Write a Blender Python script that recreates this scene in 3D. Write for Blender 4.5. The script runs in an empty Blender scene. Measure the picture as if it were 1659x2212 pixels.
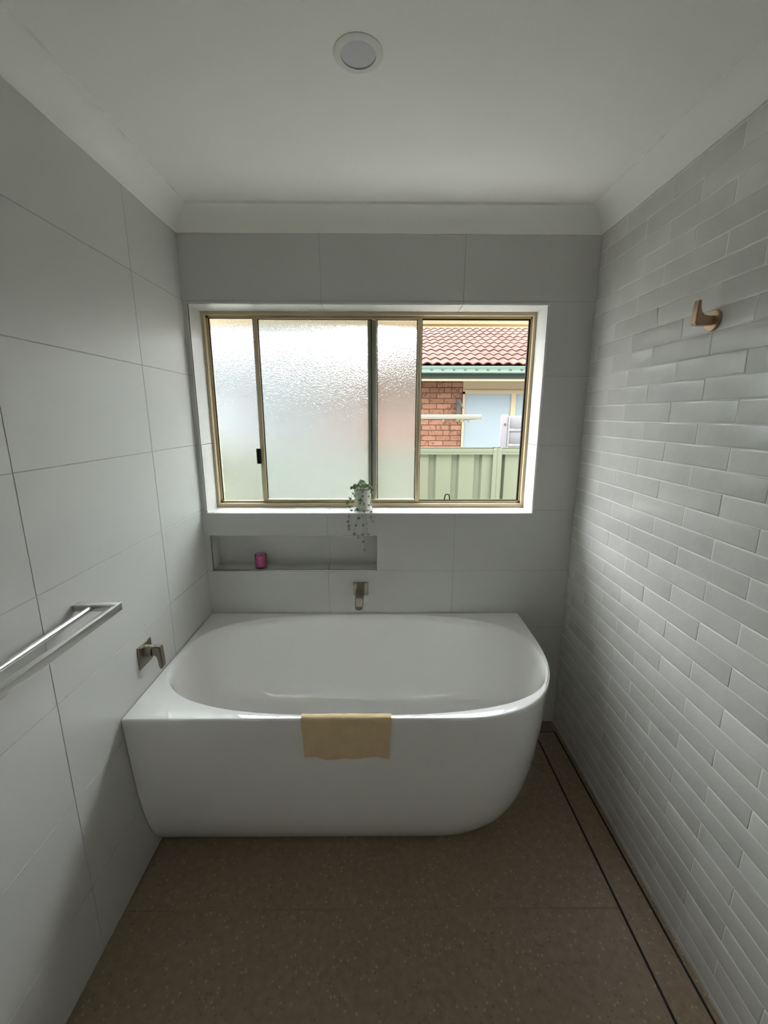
import bpy, bmesh, math, random
from mathutils import Vector, Matrix
random.seed(7)
SC = bpy.context.scene
COL = SC.collection
PI = math.pi

# ------------------------------------------------------------------ camera
CAM = (0.83295, -1.93338, 1.57018)
YAW, PITCH, ROLL, FPX = 0.0076, 0.2220, 0.0019, 915.2
F = Vector((math.sin(YAW)*math.cos(PITCH), math.cos(YAW)*math.cos(PITCH), -math.sin(PITCH)))
R0 = Vector((math.cos(YAW), -math.sin(YAW), 0)); U0 = R0.cross(F)
RR = R0*math.cos(ROLL) + U0*math.sin(ROLL); UU = U0*math.cos(ROLL) - R0*math.sin(ROLL)
cd = bpy.data.cameras.new('camera'); cam = bpy.data.objects.new('camera', cd); COL.objects.link(cam)
M = Matrix((RR, UU, -F)).transposed().to_4x4(); M.translation = Vector(CAM)
cam.matrix_world = M
cd.sensor_fit = 'VERTICAL'; cd.sensor_height = 36.0; cd.lens = 36.0*FPX/2212.0
cd.clip_start = 0.02; cd.clip_end = 200
SC.camera = cam

# ------------------------------------------------------------------ sky, exposure
SKY = 30.0
w = bpy.data.worlds.new('sky'); SC.world = w; w.use_nodes = True
nt = w.node_tree; nt.nodes.clear()
N = nt.nodes.new
out = N('ShaderNodeOutputWorld'); bg = N('ShaderNodeBackground'); tc = N('ShaderNodeTexCoord')
sx = N('ShaderNodeSeparateXYZ'); mx = N('ShaderNodeMath'); mx.operation = 'MAXIMUM'; mx.inputs[1].default_value = 0.0
ma = N('ShaderNodeMath'); ma.operation = 'MULTIPLY_ADD'; ma.inputs[1].default_value = 2*SKY/3; ma.inputs[2].default_value = SKY/3
nt.links.new(tc.outputs['Generated'], sx.inputs[0]); nt.links.new(sx.outputs['Z'], mx.inputs[0]); nt.links.new(mx.outputs[0], ma.inputs[0])
bg.inputs['Color'].default_value = (0.95, 0.98, 1.0, 1)           # overcast: brightest overhead
nt.links.new(ma.outputs[0], bg.inputs['Strength']); nt.links.new(bg.outputs[0], out.inputs[0])
SC.view_settings.view_transform = 'Standard'; SC.view_settings.look = 'None'
SC.view_settings.exposure = 0.0; SC.view_settings.gamma = 1.0; SC.view_settings.use_curve_mapping = False
cy = SC.cycles
cy.use_denoising = True; cy.max_bounces = 16; cy.diffuse_bounces = 10; cy.glossy_bounces = 6
cy.transmission_bounces = 10; cy.transparent_max_bounces = 12; cy.sample_clamp_indirect = 30.0; cy.blur_glossy = 0.5

# ------------------------------------------------------------------ materials
def mat(name, color, rough=0.5, metal=0.0, spec=0.5, vary=0.0, vscale=6.0, bump=0.0, bscale=40.0, coat=0.0, rand=0.0):
    m = bpy.data.materials.new(name); m.use_nodes = True
    t = m.node_tree; b = t.nodes['Principled BSDF']
    b.inputs['Base Color'].default_value = (*color, 1); b.inputs['Roughness'].default_value = rough
    b.inputs['Metallic'].default_value = metal; b.inputs['Specular IOR Level'].default_value = spec
    b.inputs['Coat Weight'].default_value = coat
    geo = t.nodes.new('ShaderNodeNewGeometry')
    if vary or rand:
        mixv = t.nodes.new('ShaderNodeMath'); mixv.operation = 'ADD'; mixv.inputs[0].default_value = 1.0; mixv.inputs[1].default_value = 0.0
        if vary:
            n = t.nodes.new('ShaderNodeTexNoise'); n.inputs['Scale'].default_value = vscale; n.inputs['Detail'].default_value = 5
            t.links.new(geo.outputs['Position'], n.inputs['Vector'])
            a = t.nodes.new('ShaderNodeMath'); a.operation = 'MULTIPLY_ADD'; a.inputs[1].default_value = 2*vary; a.inputs[2].default_value = 1-vary
            t.links.new(n.outputs['Fac'], a.inputs[0]); t.links.new(a.outputs[0], mixv.inputs[0])
        if rand:
            oi = t.nodes.new('ShaderNodeObjectInfo')
            a = t.nodes.new('ShaderNodeMath'); a.operation = 'MULTIPLY_ADD'; a.inputs[1].default_value = 2*rand; a.inputs[2].default_value = -rand
            t.links.new(oi.outputs['Random'], a.inputs[0]); t.links.new(a.outputs[0], mixv.inputs[1])
        vm = t.nodes.new('ShaderNodeVectorMath'); vm.operation = 'SCALE'; vm.inputs[0].default_value = color
        t.links.new(mixv.outputs[0], vm.inputs['Scale']); t.links.new(vm.outputs[0], b.inputs['Base Color'])
    if bump:
        n = t.nodes.new('ShaderNodeTexNoise'); n.inputs['Scale'].default_value = bscale; n.inputs['Detail'].default_value = 4
        t.links.new(geo.outputs['Position'], n.inputs['Vector'])
        bp = t.nodes.new('ShaderNodeBump'); bp.inputs['Strength'].default_value = bump; bp.inputs['Distance'].default_value = 0.002
        t.links.new(n.outputs['Fac'], bp.inputs['Height']); t.links.new(bp.outputs[0], b.inputs['Normal'])
    return m

def ramp(t, src, stops):
    r = t.nodes.new('ShaderNodeValToRGB'); e = r.color_ramp.elements
    while len(e) < len(stops): e.new(0.5)
    for k, (p, c) in enumerate(stops): e[k].position = p; e[k].color = (*c, 1)
    t.links.new(src, r.inputs[0]); return r

def floor_material():
    m = mat('terrazzo', (0.2, 0.15, 0.1), rough=0.35)
    t = m.node_tree; b = t.nodes['Principled BSDF']; geo = [n for n in t.nodes if n.type == 'NEW_GEOMETRY'][0]
    def noise(s, d, dist=0.0):
        n = t.nodes.new('ShaderNodeTexNoise'); n.inputs['Scale'].default_value = s; n.inputs['Detail'].default_value = d; n.inputs['Distortion'].default_value = dist
        t.links.new(geo.outputs['Position'], n.inputs['Vector']); return n
    base = ramp(t, noise(45, 8).outputs['Fac'], [(0.3, (0.225, 0.17, 0.113)), (0.7, (0.30, 0.23, 0.158))])
    v = t.nodes.new('ShaderNodeTexVoronoi'); v.inputs['Scale'].default_value = 95; t.links.new(geo.outputs['Position'], v.inputs['Vector'])
    sep = t.nodes.new('ShaderNodeSeparateColor'); t.links.new(v.outputs['Color'], sep.inputs[0])
    dm = ramp(t, v.outputs['Distance'], [(0.28, (1, 1, 1)), (0.42, (0, 0, 0))])
    lt = ramp(t, sep.outputs[0], [(0.80, (0, 0, 0)), (0.88, (1, 1, 1))]); dk = ramp(t, sep.outputs[1], [(0.84, (0, 0, 0)), (0.9, (1, 1, 1))])
    def mixc(fac, a, col):
        x = t.nodes.new('ShaderNodeMix'); x.data_type = 'RGBA'; t.links.new(fac, x.inputs[0]); t.links.new(a, x.inputs[6]); x.inputs[7].default_value = (*col, 1); return x.outputs[2]
    def mul(a, b2, k):
        x = t.nodes.new('ShaderNodeMath'); x.operation = 'MULTIPLY'; t.links.new(a, x.inputs[0]); t.links.new(b2, x.inputs[1])
        y = t.nodes.new('ShaderNodeMath'); y.operation = 'MULTIPLY'; t.links.new(x.outputs[0], y.inputs[0]); y.inputs[1].default_value = k; return y.outputs[0]
    c = mixc(mul(lt.outputs[0], dm.outputs[0], 0.65), base.outputs[0], (0.48, 0.38, 0.27))
    c = mixc(mul(dk.outputs[0], dm.outputs[0], 0.35), c, (0.08, 0.05, 0.03))
    t.links.new(c, b.inputs['Base Color']); return m

def frosted_material(textured):
    m = bpy.data.materials.new('obscure_glass_' + ('textured' if textured else 'smooth')); m.use_nodes = True; t = m.node_tree; t.nodes.clear()
    o = t.nodes.new('ShaderNodeOutputMaterial')
    rf = t.nodes.new('ShaderNodeBsdfRefraction'); rf.inputs['IOR'].default_value = 1.45; rf.inputs['Color'].default_value = (0.93, 0.95, 0.945, 1)
    rf.inputs['Roughness'].default_value = 0.0
    t.links.new(rf.outputs[0], o.inputs[0])
    if textured:
        rf.inputs['Roughness'].default_value = 0.27; rf.distribution = 'BECKMANN'
        mixs = t.nodes.new('ShaderNodeMixShader'); mixs.inputs[0].default_value = 0.11
        tr = t.nodes.new('ShaderNodeBsdfTranslucent'); tr.inputs['Color'].default_value = (0.8, 0.8, 0.8, 1)
        geo = t.nodes.new('ShaderNodeNewGeometry')
        v = t.nodes.new('ShaderNodeTexNoise'); v.inputs['Scale'].default_value = 170; v.inputs['Detail'].default_value = 3; v.inputs['Distortion'].default_value = 0.8
        t.links.new(geo.outputs['Position'], v.inputs['Vector'])
        bp = t.nodes.new('ShaderNodeBump'); bp.inputs['Strength'].default_value = 0.4; bp.inputs['Distance'].default_value = 0.004
        t.links.new(v.outputs['Fac'], bp.inputs['Height']); t.links.new(bp.outputs[0], rf.inputs['Normal'])
        t.links.new(rf.outputs[0], mixs.inputs[1]); t.links.new(tr.outputs[0], mixs.inputs[2]); t.links.new(mixs.outputs[0], o.inputs[0])
    return m

def brick_material():
    m = mat('clay_brick', (0.104, 0.053, 0.034), rough=0.9, spec=0.08, rand=0.16)
    t = m.node_tree; b = t.nodes['Principled BSDF']; geo = [n for n in t.nodes if n.type == 'NEW_GEOMETRY'][0]
    src = b.inputs['Base Color'].links[0].from_socket
    n = t.nodes.new('ShaderNodeTexNoise'); n.inputs['Scale'].default_value = 14; n.inputs['Detail'].default_value = 6; n.inputs['Distortion'].default_value = 1.5
    t.links.new(geo.outputs['Position'], n.inputs['Vector'])
    r = ramp(t, n.outputs['Fac'], [(0.56, (0, 0, 0)), (0.63, (0.7, 0.7, 0.7))])
    x = t.nodes.new('ShaderNodeMix'); x.data_type = 'RGBA'; t.links.new(r.outputs[0], x.inputs[0]); t.links.new(src, x.inputs[6]); x.inputs[7].default_value = (0.035, 0.015, 0.01, 1)
    t.links.new(x.outputs[2], b.inputs['Base Color']); return m

def brick_tile_material():
    m = mat('handmade_tile', (0.61, 0.61, 0.59), rough=0.22, vary=0.10, vscale=11, rand=0.055)
    t = m.node_tree; b = t.nodes['Principled BSDF']; geo = [n for n in t.nodes if n.type == 'NEW_GEOMETRY'][0]
    n = t.nodes.new('ShaderNodeTexNoise'); n.inputs['Scale'].default_value = 16; n.inputs['Detail'].default_value = 3
    oi = t.nodes.new('ShaderNodeObjectInfo'); ad = t.nodes.new('ShaderNodeVectorMath'); ad.operation = 'ADD'
    sc = t.nodes.new('ShaderNodeMath'); sc.operation = 'MULTIPLY'; sc.inputs[1].default_value = 50
    t.links.new(oi.outputs['Random'], sc.inputs[0]); t.links.new(geo.outputs['Position'], ad.inputs[0]); t.links.new(sc.outputs[0], ad.inputs[1]); t.links.new(ad.outputs[0], n.inputs['Vector'])
    bp = t.nodes.new('ShaderNodeBump'); bp.inputs['Strength'].default_value = 0.45; bp.inputs['Distance'].default_value = 0.004
    t.links.new(n.outputs['Fac'], bp.inputs['Height']); t.links.new(bp.outputs[0], b.inputs['Normal'])
    return m

def leaf_material(name, c1, c2):
    m = mat(name, c1, rough=0.5)
    t = m.node_tree; b = t.nodes['Principled BSDF']; oi = t.nodes.new('ShaderNodeObjectInfo'); geo = [n for n in t.nodes if n.type == 'NEW_GEOMETRY'][0]
    n = t.nodes.new('ShaderNodeTexNoise'); n.inputs['Scale'].default_value = 60; t.links.new(geo.outputs['Position'], n.inputs['Vector'])
    r = ramp(t, n.outputs['Fac'], [(0.35, c1), (0.65, c2)]); t.links.new(r.outputs[0], b.inputs['Base Color'])
    return m

MT = {
 'wall_tile': mat('porcelain_wall_tile', (0.58, 0.58, 0.565), rough=0.42, vary=0.025, vscale=5, rand=0.012, bump=0.05, bscale=220),
 'grout': mat('grey_grout', (0.44, 0.44, 0.425), rough=0.9),
 'grout_light': mat('pale_grout', (0.78, 0.78, 0.76), rough=0.9),
 'brick_tile': brick_tile_material(),
 'ceiling': mat('ceiling_paint', (0.86, 0.86, 0.82), rough=0.8, bump=0.05, bscale=150),
 'floor': floor_material(),
 'floor_grout': mat('floor_grout', (0.25, 0.19, 0.13), rough=0.9),
 'black': mat('black_plastic', (0.004, 0.004, 0.004), spec=0.15, rough=0.5),
 'slot': mat('drain_channel', (0.008, 0.007, 0.006), rough=0.7),
 'acrylic': mat('white_acrylic', (0.90, 0.90, 0.89), rough=0.06, spec=0.5, coat=1.0),
 'frame': mat('primrose_aluminium', (0.56, 0.465, 0.3), rough=0.4, vary=0.03),
 'nickel': mat('brushed_nickel', (0.29, 0.255, 0.21), rough=0.28, metal=1.0),
 'bronze': mat('brushed_bronze', (0.5, 0.37, 0.26), rough=0.35, metal=1.0),
 'steel': mat('brushed_steel', (0.62, 0.61, 0.60), rough=0.26, metal=1.0),
 'chrome': mat('chrome_trim', (0.8, 0.8, 0.8), rough=0.2, metal=1.0),
 'cloth': mat('chamois_cloth', (0.72, 0.555, 0.335), rough=0.95, vary=0.12, vscale=25, bump=0.4, bscale=160),
 'pot': mat('white_ceramic', (0.62, 0.62, 0.6), rough=0.25),
 'soil': mat('potting_soil', (0.03, 0.02, 0.012), rough=1.0, bump=0.5, bscale=200),
 'leaf': leaf_material('trailing_leaf', (0.08, 0.17, 0.06), (0.34, 0.44, 0.25)),
 'vine': mat('vine_stem', (0.35, 0.36, 0.22), rough=0.6),
 'wax': mat('pink_wax', (0.72, 0.16, 0.4), rough=0.5),
 'wick': mat('wick', (0.05, 0.04, 0.04), rough=0.9),
 'lamp': mat('lamp_diffuser', (0.58, 0.57, 0.62), rough=0.5),
 'lamp_trim': mat('lamp_trim', (0.69, 0.685, 0.66), rough=0.4),
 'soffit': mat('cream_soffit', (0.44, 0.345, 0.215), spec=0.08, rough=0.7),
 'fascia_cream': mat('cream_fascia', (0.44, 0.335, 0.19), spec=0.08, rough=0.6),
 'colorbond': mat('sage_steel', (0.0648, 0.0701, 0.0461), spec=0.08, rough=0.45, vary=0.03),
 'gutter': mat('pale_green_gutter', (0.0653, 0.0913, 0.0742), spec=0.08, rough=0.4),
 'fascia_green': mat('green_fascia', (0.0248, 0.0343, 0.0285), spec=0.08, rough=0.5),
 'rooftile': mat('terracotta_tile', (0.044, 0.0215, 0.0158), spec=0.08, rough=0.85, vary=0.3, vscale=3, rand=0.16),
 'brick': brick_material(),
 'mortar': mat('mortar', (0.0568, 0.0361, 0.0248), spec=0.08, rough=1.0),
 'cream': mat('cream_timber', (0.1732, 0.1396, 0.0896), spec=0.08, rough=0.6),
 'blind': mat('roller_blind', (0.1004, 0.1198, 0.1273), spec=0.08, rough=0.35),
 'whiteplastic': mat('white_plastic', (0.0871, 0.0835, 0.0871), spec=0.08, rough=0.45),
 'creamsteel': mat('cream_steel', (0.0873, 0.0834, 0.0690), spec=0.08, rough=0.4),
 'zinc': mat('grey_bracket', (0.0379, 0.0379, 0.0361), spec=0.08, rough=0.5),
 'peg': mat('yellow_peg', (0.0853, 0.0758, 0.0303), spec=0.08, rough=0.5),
 'concrete': mat('concrete_path', (0.5, 0.49, 0.46), rough=0.95, vary=0.1, vscale=4),
 'shrub': leaf_material('shrub_leaf', (0.022, 0.036, 0.005), (0.05, 0.066, 0.010)),
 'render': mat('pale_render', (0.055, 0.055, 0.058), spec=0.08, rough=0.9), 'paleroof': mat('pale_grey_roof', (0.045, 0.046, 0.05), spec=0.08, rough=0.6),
 'bark': mat('bark', (0.08, 0.055, 0.035), rough=1.0),
 'plaster': mat('white_plaster', (0.70, 0.70, 0.68), rough=0.8),
 'frost': frosted_material(False), 'frost_tex': frosted_material(True),
}
def glass_cup():
    m = bpy.data.materials.new('pink_glass'); m.use_nodes = True; b = m.node_tree.nodes['Principled BSDF']
    b.inputs['Base Color'].default_value = (0.98, 0.78, 0.88, 1); b.inputs['Roughness'].default_value = 0.05; b.inputs['Transmission Weight'].default_value = 1.0; b.inputs['IOR'].default_value = 1.45
    return m
MT['pinkglass'] = glass_cup()

# ------------------------------------------------------------------ mesh helpers
class MB:
    def __init__(s): s.v = []; s.f = []
    def add(s, vs, fs):
        n = len(s.v); s.v += [tuple(v) for v in vs]; s.f += [tuple(i+n for i in f) for f in fs]; return s
    def box(s, x0, x1, y0, y1, z0, z1):
        return s.add([(x, y, z) for z in (z0, z1) for y in (y0, y1) for x in (x0, x1)],
                     [(0, 2, 3, 1), (4, 5, 7, 6), (0, 1, 5, 4), (2, 6, 7, 3), (0, 4, 6, 2), (1, 3, 7, 5)])
    def bbox(s, x0, x1, y0, y1, z0, z1, b=0.003, seg=2):
        bm = bmesh.new(); bmesh.ops.create_cube(bm, size=1)
        for v in bm.verts: v.co = Vector(((x0+x1)/2+v.co.x*(x1-x0), (y0+y1)/2+v.co.y*(y1-y0), (z0+z1)/2+v.co.z*(z1-z0)))
        bmesh.ops.bevel(bm, geom=bm.edges[:], offset=b, segments=seg, affect='EDGES', profile=0.5)
        return s.bm(bm)
    def bm(s, bm):
        bm.verts.index_update(); s.add([v.co[:] for v in bm.verts], [[v.index for v in f.verts] for f in bm.faces]); bm.free(); return s
    def rings(s, rings, closed=True, cap0=False, cap1=False):
        n = len(rings[0]); vs = [p for r in rings for p in r]; fs = []
        for k in range(len(rings)-1):
            for i in range(n if closed else n-1):
                j = (i+1) % n; fs.append((k*n+i, k*n+j, (k+1)*n+j, (k+1)*n+i))
        if cap0: fs.append(tuple(reversed(range(n))))
        if cap1: fs.append(tuple((len(rings)-1)*n+i for i in range(n)))
        return s.add(vs, fs)
    def lathe(s, prof, c=(0, 0, 0), axis='z', n=32, cap0=True, cap1=True):
        rs = []
        for r, h in prof:
            ring = []
            for i in range(n):
                a = 2*PI*i/n; p = (r*math.cos(a), r*math.sin(a), h)
                if axis == 'x': p = (p[2], p[0], p[1])
                if axis == 'y': p = (p[1], p[2], p[0])
                ring.append((c[0]+p[0], c[1]+p[1], c[2]+p[2]))
            rs.append(ring)
        return s.rings(rs, True, cap0, cap1)
    def tube(s, pts, r, n=8, r1=None):
        pts = [Vector(p) for p in pts]; rs = []
        t0 = (pts[1]-pts[0]).normalized(); u = t0.orthogonal().normalized()
        for k, p in enumerate(pts):
            t = ((pts[min(k+1, len(pts)-1)]-pts[max(k-1, 0)])).normalized()
            u = (u - t*u.dot(t)).normalized(); v = t.cross(u)
            rad = r if r1 is None else r+(r1-r)*k/(len(pts)-1)
            rs.append([tuple(p+u*rad*math.cos(2*PI*i/n)+v*rad*math.sin(2*PI*i/n)) for i in range(n)])
        return s.rings(rs, True, True, True)
    def prism(s, poly, y0, y1, axis='y'):
        def P(a, b, c): return {'y': (a, c, b), 'x': (c, a, b), 'z': (a, b, c)}[axis]
        n = len(poly)
        return s.add([P(a, b, y0) for a, b in poly]+[P(a, b, y1) for a, b in poly],
                     [tuple(range(n)), tuple(range(2*n-1, n-1, -1))]+[(i, i+n, (i+1) % n+n, (i+1) % n) for i in range(n)])
    def mesh(s, name, m, smooth=None):
        me = bpy.data.meshes.new(name); me.from_pydata(s.v, [], s.f); me.materials.append(m)
        bm = bmesh.new(); bm.from_mesh(me); bmesh.ops.recalc_face_normals(bm, faces=bm.faces); bm.to_mesh(me); bm.free()
        if smooth is not None:
            me.polygons.foreach_set('use_smooth', [True]*len(me.polygons)); me.set_sharp_from_angle(angle=math.radians(smooth))
        me.update(); return me
    def obj(s, name, m, parent=None, smooth=None, loc=None):
        return link(name, s.mesh(name, m, smooth), parent, loc)

def link(name, me, parent=None, loc=None, rot=None):
    o = bpy.data.objects.new(name, me); COL.objects.link(o)
    if parent is not None: o.parent = parent
    if loc is not None: o.location = loc
    if rot is not None: o.rotation_euler = rot
    return o
def tag(o, label, cat, group=None, kind=None):
    o['label'] = label; o['category'] = cat
    if group: o['group'] = group
    if kind: o['kind'] = kind
    return o
def thing(name, label, cat, loc=(0, 0, 0), group=None):
    o = bpy.data.objects.new(name, None); COL.objects.link(o); o.location = loc; o.empty_display_size = 0.05
    return tag(o, label, cat, group)
def struct(o, label, cat):
    o['kind'] = 'structure'; return tag(o, label, cat)

# ------------------------------------------------------------------ room numbers (metres)
W, ZC, HC = 1.740, 2.376, 2.2955          # width, ceiling, underside of cornice
YF = -2.5                                 # wall behind the camera
GAP, TH, REC = 0.0024, 0.008, 0.0014      # joint width, tile thickness, joint recess
ZJ = [0.0, .243, .543, .843, 1.143, 1.443, 1.743, 2.043, 2.343]
WX0, WX1, WZ0, WZ1 = .020, 1.543, 1.127, 2.032      # window opening
NX0, NX1, NZ0, NZ1 = .028, .815, .847, 1.018        # niche
FRY = .135                                          # inner face of window frame
WALLT = .25

tile_cache = {}
def tile_mesh(du, dv, m, bevel, normal, pillow=0.0):
    """one tile centred on the origin, front face at 0 along NORMAL axis ('x+','x-','y-','z+','z-')"""
    key = (round(du, 4), round(dv, 4), m.name, normal, bevel, pillow)
    if key in tile_cache: return tile_cache[key]
    a, b = du/2, dv/2; rings = []
    def ring(i, d): return [(-a+i, -b+i, d), (a-i, -b+i, d), (a-i, b-i, d), (-a+i, b-i, d)]
    rs = [ring(0, -TH), ring(0, -bevel), ring(bevel*.8, -pillow*.6)]
    if pillow: rs.append(ring(bevel*2.6, 0))
    P = []
    for r in rs:
        q = []
        for u, v, d in r:
            q.append({'x+': (d, u, v), 'x-': (-d, u, v), 'y-': (u, -d, v), 'z+': (u, v, d), 'z-': (u, v, -d)}[normal])
        P.append(q)
    mb = MB().rings(P, True, True, True)
    me = mb.mesh('tile', m, 50 if pillow else None)
    tile_cache[key] = me; return me

# ------------------------------------------------------------------ floor, ceiling
fl = MB().box(-.15, W+.15, YF-.1, WALLT, -.12, -.0012).obj('floor', MT['floor_grout']); struct(fl, 'brown flecked stone look tiled floor of the bathroom', 'floor')
# cut for the drain is simply a darker channel standing in the joint: see linear_drain
SX0, SX1, SLOT = 1.617, 1.721, 0.008
yj = [0.0, -.27, -.87, -1.47, -2.07, YF]
for k in range(len(yj)-1):
    y1, y0 = yj[k]-GAP/2, yj[k+1]+GAP/2
    link('tile', tile_mesh(SX0-SLOT/2, y1-y0, MT['floor'], .0006, 'z+'), fl, ((SX0-SLOT/2)/2, (y0+y1)/2, 0))
    x0 = SX1+SLOT/2
    link('tile', tile_mesh(W-x0, y1-y0, MT['floor'], .0006, 'z+'), fl, ((W+x0)/2, (y0+y1)/2, 0))
ce = MB().box(-.15, W+.15, YF-.1, WALLT, ZC, ZC+.12).obj('ceiling', MT['ceiling']); struct(ce, 'flat white painted plasterboard ceiling', 'ceiling')
# cornice: quarter cove with a small vertical lip at the ceiling
def cove():
    d = .082; lip = .010; drop = ZC-HC
    pts = [(0, HC), (.004, HC)]
    for k in range(1, 12):                                     # concave quarter
        t = k/12*PI/2
        pts.append((.004+(d-.004)*(1-math.cos(t)), HC+(drop-lip)*math.sin(t)))
    pts += [(d, ZC-lip), (d, ZC), (0, ZC)]
    return pts
def cornice(n, side):
    mb = MB(); prof = cove(); rings = []
    for (d, z) in prof: pass
    if side == 'back': ends = [lambda d: (d, -d), lambda d: (W-d, -d)]
    if side == 'left': ends = [lambda d: (d, -d), lambda d: (d, YF+d)]
    if side == 'right': ends = [lambda d: (W-d, -d), lambda d: (W-d, YF+d)]
    if side == 'front': ends = [lambda d: (d, YF+d), lambda d: (W-d, YF+d)]
    rs = [[(*e(d), z) for d, z in prof] for e in ends]
    o = mb.rings(rs, True, True, True).obj('trim_%d' % n, MT['ceiling'], None, 35)
    return struct(o, 'white cove cornice along the top of the %s wall' % {'back': 'window', 'left': 'large tiled left', 'right': 'brick tiled right', 'front': 'unseen near'}[side], 'cornice')
for n, s in enumerate(('back', 'left', 'right', 'front')): cornice(n+1, s)

# ------------------------------------------------------------------ left wall
wl = MB().box(-.15, -REC, YF, WALLT, -.1, ZC+.1).obj('wall_left', MT['grout']); struct(wl, 'left wall of large pale grey rectangular tiles', 'wall')
ycol = [-.0, -.373, -.973, -1.573, -2.173, YF]
for i in range(len(ycol)-1):
    for j in range(len(ZJ)-1):
        z0, z1 = ZJ[j]+GAP/2, min(ZJ[j+1], ZC)-GAP/2
        y1, y0 = ycol[i]-(GAP/2 if i else 0), ycol[i+1]+GAP/2
        link('tile', tile_mesh(y1-y0, z1-z0, MT['wall_tile'], .0005, 'x+'), wl, (0, (y0+y1)/2, (z0+z1)/2))
# ------------------------------------------------------------------ front wall (behind the camera)
wf = MB().box(-.15, W+.15, YF-.12, YF, -.1, ZC+.1).obj('wall_front', MT['plaster']); struct(wf, 'plain white wall behind the viewer', 'wall')

# ------------------------------------------------------------------ right wall: handmade brick tiles
wr = MB().box(W+.0011, W+.15, YF, WALLT, -.1, ZC+.1).obj('wall_right', MT['grout_light']); struct(wr, 'right wall of glossy off white handmade brick tiles in running bond', 'wall')
PH, PW = .0613, .2585
rest = MB()
rows = []
z = 1.6145
while z > 0.0: z -= PH
k = round((1.6145-z)/PH)
for r in range(0, 45):
    zb = 1.6145-(k-r)*PH-PH; zt = zb+PH; kk = k-r
    if zt > ZC: zt = ZC
    if zb < 0.0: zb = 0.0
    if zt-zb < .012: continue
    joint = -.057 if kk % 2 == 0 else -.057-PW/2
    ys = [0.0]; y = joint
    while y > YF: ys.append(y); y -= PW
    ys.append(YF)
    for i in range(len(ys)-1):
        a, b = ys[i+1]+.001, ys[i]-(.001 if i else 0)
        if b-a < .02: continue
        if ys[i] > -1.62:
            o = link('tile', tile_mesh(b-a, zt-zb-.0020, MT['brick_tile'], .0014, 'x-', .0007), wr, (W+random.uniform(-.0004, .0005), (a+b)/2, (zb+zt)/2))
            o.rotation_euler = (0, random.uniform(-.006, .006), random.uniform(-.0022, .0022))
        else:
            rest.box(W, W+TH, a, b, zb+.0013, zt-.0013)
o = rest.obj('far_tiles', MT['brick_tile'], wr); o['kind'] = 'stuff'

# ------------------------------------------------------------------ back wall with window opening and niche
wb = MB()
y0, y1 = REC, WALLT
def wallbox(x0, x1, z0, z1, a=y0): wb.box(x0, x1, a, y1, z0, z1)
wallbox(-.15, WX0-TH, -.1, ZC+.1); wallbox(WX1+TH, W+.15, -.1, ZC+.1); wallbox(WX0-TH, WX1+TH, WZ1+TH, ZC+.1)
wallbox(WX0-TH, WX1+TH, NZ1+TH, WZ0-TH); wallbox(NX1+TH, WX1+TH, NZ0-TH, NZ1+TH); wallbox(WX0-TH, WX1+TH, -.1, NZ0-TH)
wallbox(WX0-TH, NX0-TH, NZ0-TH, NZ1+TH); NYD = .09
wallbox(NX0-TH, NX1+TH, NZ0-TH, NZ1+TH, NYD+REC)
wk = wb.obj('wall_back', MT['grout']); struct(wk, 'window wall of large pale grey tiles with a recessed shelf niche', 'wall')
XJ = [0.0, .581, 1.181, W]
holes = [(WX0, WX1, WZ0, WZ1), (NX0, NX1, NZ0, NZ1)]
for i in range(3):
    for j in range(len(ZJ)-1):
        x0, x1 = XJ[i]+(GAP/2 if i else 0), XJ[i+1]-(GAP/2 if i < 2 else 0)
        z0, z1 = ZJ[j]+GAP/2, min(ZJ[j+1], ZC)-GAP/2
        xs = sorted({x0, x1} | {h for q in holes for h in q[:2] if x0 < h < x1})
        zs = sorted({z0, z1} | {h for q in holes for h in q[2:] if z0 < h < z1})
        ins = {}
        for a in range(len(xs)-1):
            for b in range(len(zs)-1):
                cx, cz = (xs[a]+xs[a+1])/2, (zs[b]+zs[b+1])/2
                ins[a, b] = not any(q[0] < cx < q[1] and q[2] < cz < q[3] for q in holes)
        if not any(ins.values()): continue
        mb = MB()
        for (a, b), v in ins.items():
            if not v: continue
            X0, X1, Z0, Z1 = xs[a], xs[a+1], zs[b], zs[b+1]
            mb.add([(X0, 0, Z0), (X1, 0, Z0), (X1, 0, Z1), (X0, 0, Z1)], [(0, 1, 2, 3)])
            mb.add([(X0, TH, Z0), (X1, TH, Z0), (X1, TH, Z1), (X0, TH, Z1)], [(3, 2, 1, 0)])
            for (da, db, p, q) in ((-1, 0, (X0, Z1), (X0, Z0)), (1, 0, (X1, Z0), (X1, Z1)), (0, -1, (X0, Z0), (X1, Z0)), (0, 1, (X1, Z1), (X0, Z1))):
                if not ins.get((a+da, b+db), False):
                    mb.add([(p[0], 0, p[1]), (p[0], TH, p[1]), (q[0], TH, q[1]), (q[0], 0, q[1])], [(0, 1, 2, 3)])
        # weld
        bm = bmesh.new(); me = bpy.data.meshes.new('t'); me.from_pydata(mb.v, [], mb.f); bm.from_mesh(me); bmesh.ops.remove_doubles(bm, verts=bm.verts, dist=1e-5)
        mb2 = MB().bm(bm); mb2.obj('tile', MT['wall_tile'], wk)
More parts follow.
